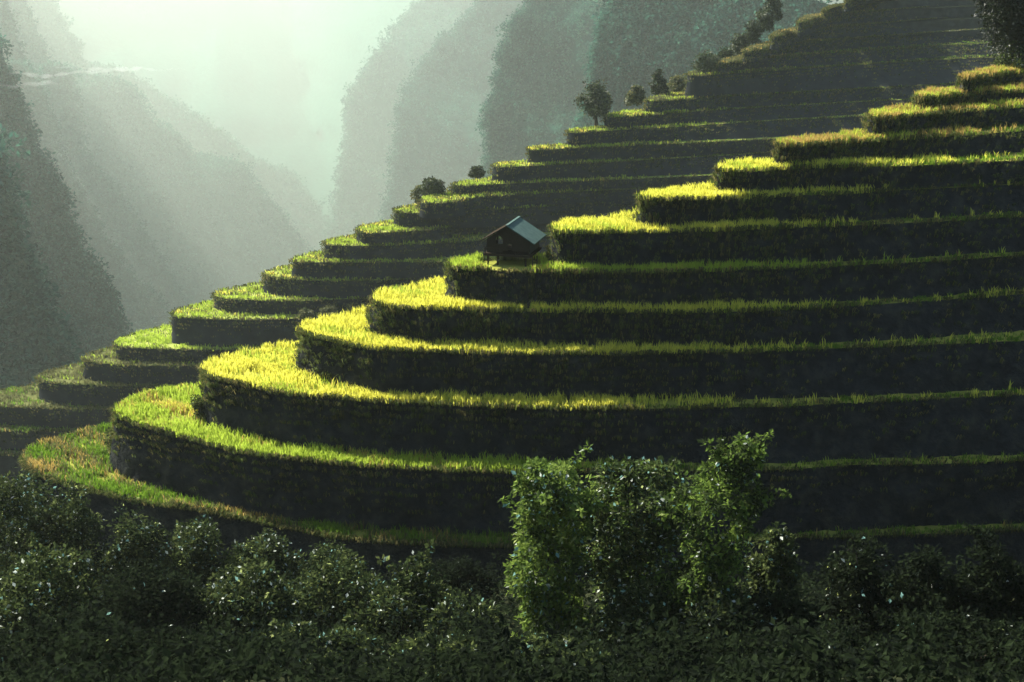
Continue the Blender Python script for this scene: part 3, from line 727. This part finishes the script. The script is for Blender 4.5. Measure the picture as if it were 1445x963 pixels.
for px, row, top, hw, lv, lab, cs in RIDGE:
    shrub(px, top, 0, hw, lab, 'ridge_bush', 'bushes along the far ridge', cs, 50, 50, 0.40, M_TREELEAF, 0.0, foot=on_level(px, row, z_far[lv], 4), cat='bush')

def tree(name, foot, label, crown, trunk_r, cols, clumps, per, size, group=None, limbs=7, clump_r=(0.2, 0.34)):
    """crown: (cx, cy, cz, rx, ry, rz) from the foot."""
    root = tag(empty(name, foot), label, 'tree', group)
    cx, cy, cz, rx, ry, rz = crown
    base = Vector((0, 0, -0.3)); fork = Vector((cx * 0.6, cy * 0.6, cz - rz * 0.75))
    ts = [tube([base, base.lerp(fork, 0.5) + Vector((0.1, 0, 0)), fork], [trunk_r, trunk_r * 0.8, trunk_r * 0.65], 9)]
    cen = []
    ph = rng.uniform(0, 6.28, 4)
    while len(cen) < clumps:
        d = rng.normal(0, 1, 3); d /= np.linalg.norm(d)
        lump = 0.80 + 0.22 * math.sin(3 * math.atan2(d[1], d[0]) + ph[0]) * math.cos(2.5 * d[2] + ph[1])
        q = rng.uniform(0.35, 1) ** 0.6 * lump
        cen.append((cx + d[0] * rx * q, cy + d[1] * ry * q, cz + d[2] * rz * q))
    cen = np.array(cen)
    for i in range(limbs):
        e = Vector(cen[rng.integers(0, clumps)])
        mid = fork.lerp(e, 0.5) + Vector((0, 0, 0.08 * rz))
        ts.append(tube([fork, mid, e], [trunk_r * 0.5, trunk_r * 0.3, trunk_r * 0.1], 6))
    v, f = join_tubes(ts)
    link('trunk', np_mesh('trunk', v, f, smooth=True), M_BARK, root)
    rad = rng.uniform(*clump_r, clumps) * min(rx, rz)
    V, F, c = leaf_cloud(cen, rad, per, size, cols)
    link('crown', np_mesh('crown', V, F, c), M_TREELEAF, root)
    return root
ft = on_level(841, 181, z_far[17], 1); u = math.hypot(ft[0], ft[1]) / FPX
tree('ridge_tree', ft, 'lone round crowned tree standing alone on the misty ridge skyline', (-2 * u, 0, 38 * u, 25 * u, 23 * u, 27 * u), 0.32, DARKLEAF, 70, 60, 0.42)
ft = on_level(1422, 101, z_near[12], 2); u = math.hypot(ft[0], ft[1]) / FPX
tree('hillside_tree', ft, 'large black tree overhanging the topmost near terrace at the top right corner', (10 * u, 0, 88 * u, 62 * u, 60 * u, 86 * u), 0.28, SHADELEAF, 260, 95, 0.24)
shrub(1426, 52, 0, 34, 'grey green bush under the black tree on the topmost near terrace', 'bank_shrub', None, DARKLEAF[1:], 40, 55, 0.15, foot=on_level(1430, 101, z_near[12], 0.5), cat='bush')

# ------------------------------------------------------------------ the hut on stilts
M_WOOD = noise_mat('weathered_wood', [(0.3, (0.018, 0.014, 0.010)), (0.7, (0.045, 0.036, 0.026))], 7, bump=0.3, stretch=(6, 6, 0.6))
M_WALL = noise_mat('bamboo_wall', [(0.3, (0.05, 0.05, 0.042)), (0.7, (0.11, 0.11, 0.09))], 5, bump=0.3, stretch=(5, 5, 0.5))
M_ROOF = noise_mat('metal_roof', [(0.3, (0.045, 0.085, 0.075)), (0.7, (0.085, 0.14, 0.12))], 3, rough=0.85, spec=0.05)
hf = on_level(717, 376, z_near[5], 0.35)
hu = math.hypot(hf[0], hf[1]) / FPX
hut = tag(empty('stilt_hut', hf, math.radians(-15)), 'small dark wooden hut on stilts with a pale metal roof, on the terrace edge', 'hut')
print('hut', hf, hu)
def boxes(name, bs, mat, parent):
    V, F = [], []
    for (x0, x1, y0, y1, z0, z1) in bs:
        o = len(V)
        V += [(x, y, z) for z in (z0, z1) for y in (y0, y1) for x in (x0, x1)]
        F += [[o + i for i in q] for q in ((0, 2, 3, 1), (4, 5, 7, 6), (0, 1, 5, 4), (2, 6, 7, 3), (0, 4, 6, 2), (1, 3, 7, 5))]
    me = bpy.data.meshes.new(name); me.from_pydata(V, [], F); me.update()
    return link(name, me, mat, parent)
fl, ev, rg_ = 17 * hu, 36 * hu, 57 * hu           # floor, eaves and ridge above the foot
wx, dp = 32 * hu, 2.2                             # half width, depth
def prism(name, pts, y0, y1, mat, parent):
    n = len(pts)
    V = [(x, y0, z) for x, z in pts] + [(x, y1, z) for x, z in pts]
    F = [list(range(n)), list(range(2 * n - 1, n - 1, -1))] + [[i, i + n, (i + 1) % n + n, (i + 1) % n] for i in range(n)]
    me = bpy.data.meshes.new(name); me.from_pydata(V, [], F); me.update()
    return link(name, me, mat, parent)
boxes('platform', [(-wx - 0.12, wx + 0.14, -0.3, dp, fl - 0.13, fl)], M_WOOD, hut)
for sx in (-0.9, -0.45, 0.85):
    for y in (-0.15, dp - 0.25):
        boxes('stilt', [(sx * wx - 0.045, sx * wx + 0.045, y - 0.045, y + 0.045, -0.3, fl - 0.13)], M_WOOD, hut)
# front wall as planks round an arched window and a narrow door slot
kz = lambda x: ev + (rg_ - ev) * (1 - abs(x) / (wx * 1.05))
wl, wr = -wx * 0.58, -wx * 0.25; wb, wt = fl + 13 * hu, fl + 26 * hu
dl, dr, dt = -wx * 0.02, wx * 0.16, fl + 14 * hu
front = [
 [(-wx, fl + 0.02), (wl, fl + 0.02), (wl, wb + 6 * hu), (wl + 0.06, wt - 0.05), (wl + 0.16, wt), (wl + 0.16, kz(wl + 0.16)), (-wx, kz(-wx))],
 [(wl, fl + 0.02), (wr, fl + 0.02), (wr, wb), (wl, wb)],
 [(wl + 0.16, wt), (wr, wt - 5 * hu), (wr, kz(wr)), (wl + 0.16, kz(wl + 0.16))],
 [(wr, fl + 0.12), (dl, fl + 0.12), (dl, kz(dl)), (wr, kz(wr))],
 [(dl, dt), (dr, dt), (dr, kz(dr)), (0, kz(0)), (dl, kz(dl))],
 [(dr, fl + 0.12), (wx, fl + 0.12), (wx, kz(wx)), (dr, kz(dr))]]
for i, pts in enumerate(front):
    prism('front_wall', pts, 0.003 * i, 0.05 + 0.003 * i, M_WOOD, hut)
boxes('railing', [(-wx - 0.05, wx + 0.05, -0.28, -0.23, fl + 0.26, fl + 0.31)] + [(x - 0.02, x + 0.02, -0.275, -0.235, fl, fl + 0.26) for x in (-wx, -wx * 0.3, wx * 0.4, wx)], M_WOOD, hut)
boxes('side_wall', [(wx - 0.05, wx, 0.08, dp - 0.1, fl, ev + 0.02)], M_WALL, hut)
boxes('side_wall', [(-wx, -wx + 0.05, 0.08, dp - 0.1, fl, fl + 8 * hu)], M_WOOD, hut)
for sx in (-1, 1): boxes('corner_post', [(sx * (wx - 0.03) - 0.04, sx * (wx - 0.03) + 0.04, dp - 0.1, dp - 0.02, fl, ev + 0.03)], M_WOOD, hut)
ex = 41 * hu; er = rg_ + 0.02; ez = ev - 0.13
for s_ in (-1, 1):
    roof = []
    prism('roof', [(0, er), (0, er + 0.06), (s_ * ex, ez + 0.06), (s_ * ex, ez)][::s_], -0.28, dp + 0.25, M_ROOF if s_ > 0 else M_WOOD, hut)
boxes('ridge_cap', [(-0.07, 0.07, -0.30, dp + 0.27, er + 0.052, er + 0.085)], M_ROOF, hut)
boxes('ladder', [(wx + 0.20, wx + 0.25, -0.25, -0.20, -0.3, fl), (wx + 0.45, wx + 0.50, -0.25, -0.20, -0.3, fl)] + [(wx + 0.25, wx + 0.45, -0.245, -0.205, z, z + 0.04) for z in (0.05, 0.22, 0.39)], M_WOOD, hut)

# thin mist lying along the left mountainside
M_MIST, nt, out = new_mat('mist')
pv2 = nt.nodes.new('ShaderNodeVolumePrincipled'); pv2.inputs['Color'].default_value = (0.95, 0.97, 0.96, 1)
pv2.inputs['Density'].default_value = 0.03; pv2.inputs['Anisotropy'].default_value = 0.5
nt.links.new(pv2.outputs[0], out.inputs['Volume'])
def wisp(px0, px1, row0, row1, dist, thick, seed):
    r = random.Random(seed); V, F = [], []
    a = Vector(at_range(px0, row0, dist)); b = Vector(at_range(px1, row1, dist * 1.05)); n, k = 40, 8
    for i in range(n + 1):
        t = i / n
        c = a.lerp(b, t) + Vector((0, 0, thick * 1.2 * mnoise.noise(Vector((t * 5, seed, 0)))))
        w = thick * (0.25 + 1.1 * abs(mnoise.noise(Vector((t * 9, seed * 3.1, 1))))) * math.sin(math.pi * min(max(t, 0.02), 0.98)) ** 0.5
        for j in range(k):
            q = 2 * math.pi * j / k
            V.append(c + Vector((0, 3.5 * w * math.cos(q), w * math.sin(q))))
    for i in range(n):
        for j in range(k): F.append((i * k + j, i * k + (j + 1) % k, (i + 1) * k + (j + 1) % k, (i + 1) * k + j))
    F += [tuple(range(k - 1, -1, -1)), tuple(n * k + j for j in range(k))]
    me = bpy.data.meshes.new('mist'); me.from_pydata(V, [], F); me.update()
    return tag(link('mist', me, M_MIST), kind='stuff')
wisp(10, 200, 108, 98, 520, 1.3, 1.3); wisp(70, 262, 96, 100, 560, 1.1, 2.7); wisp(-10, 90, 122, 116, 480, 1.1, 4.1)
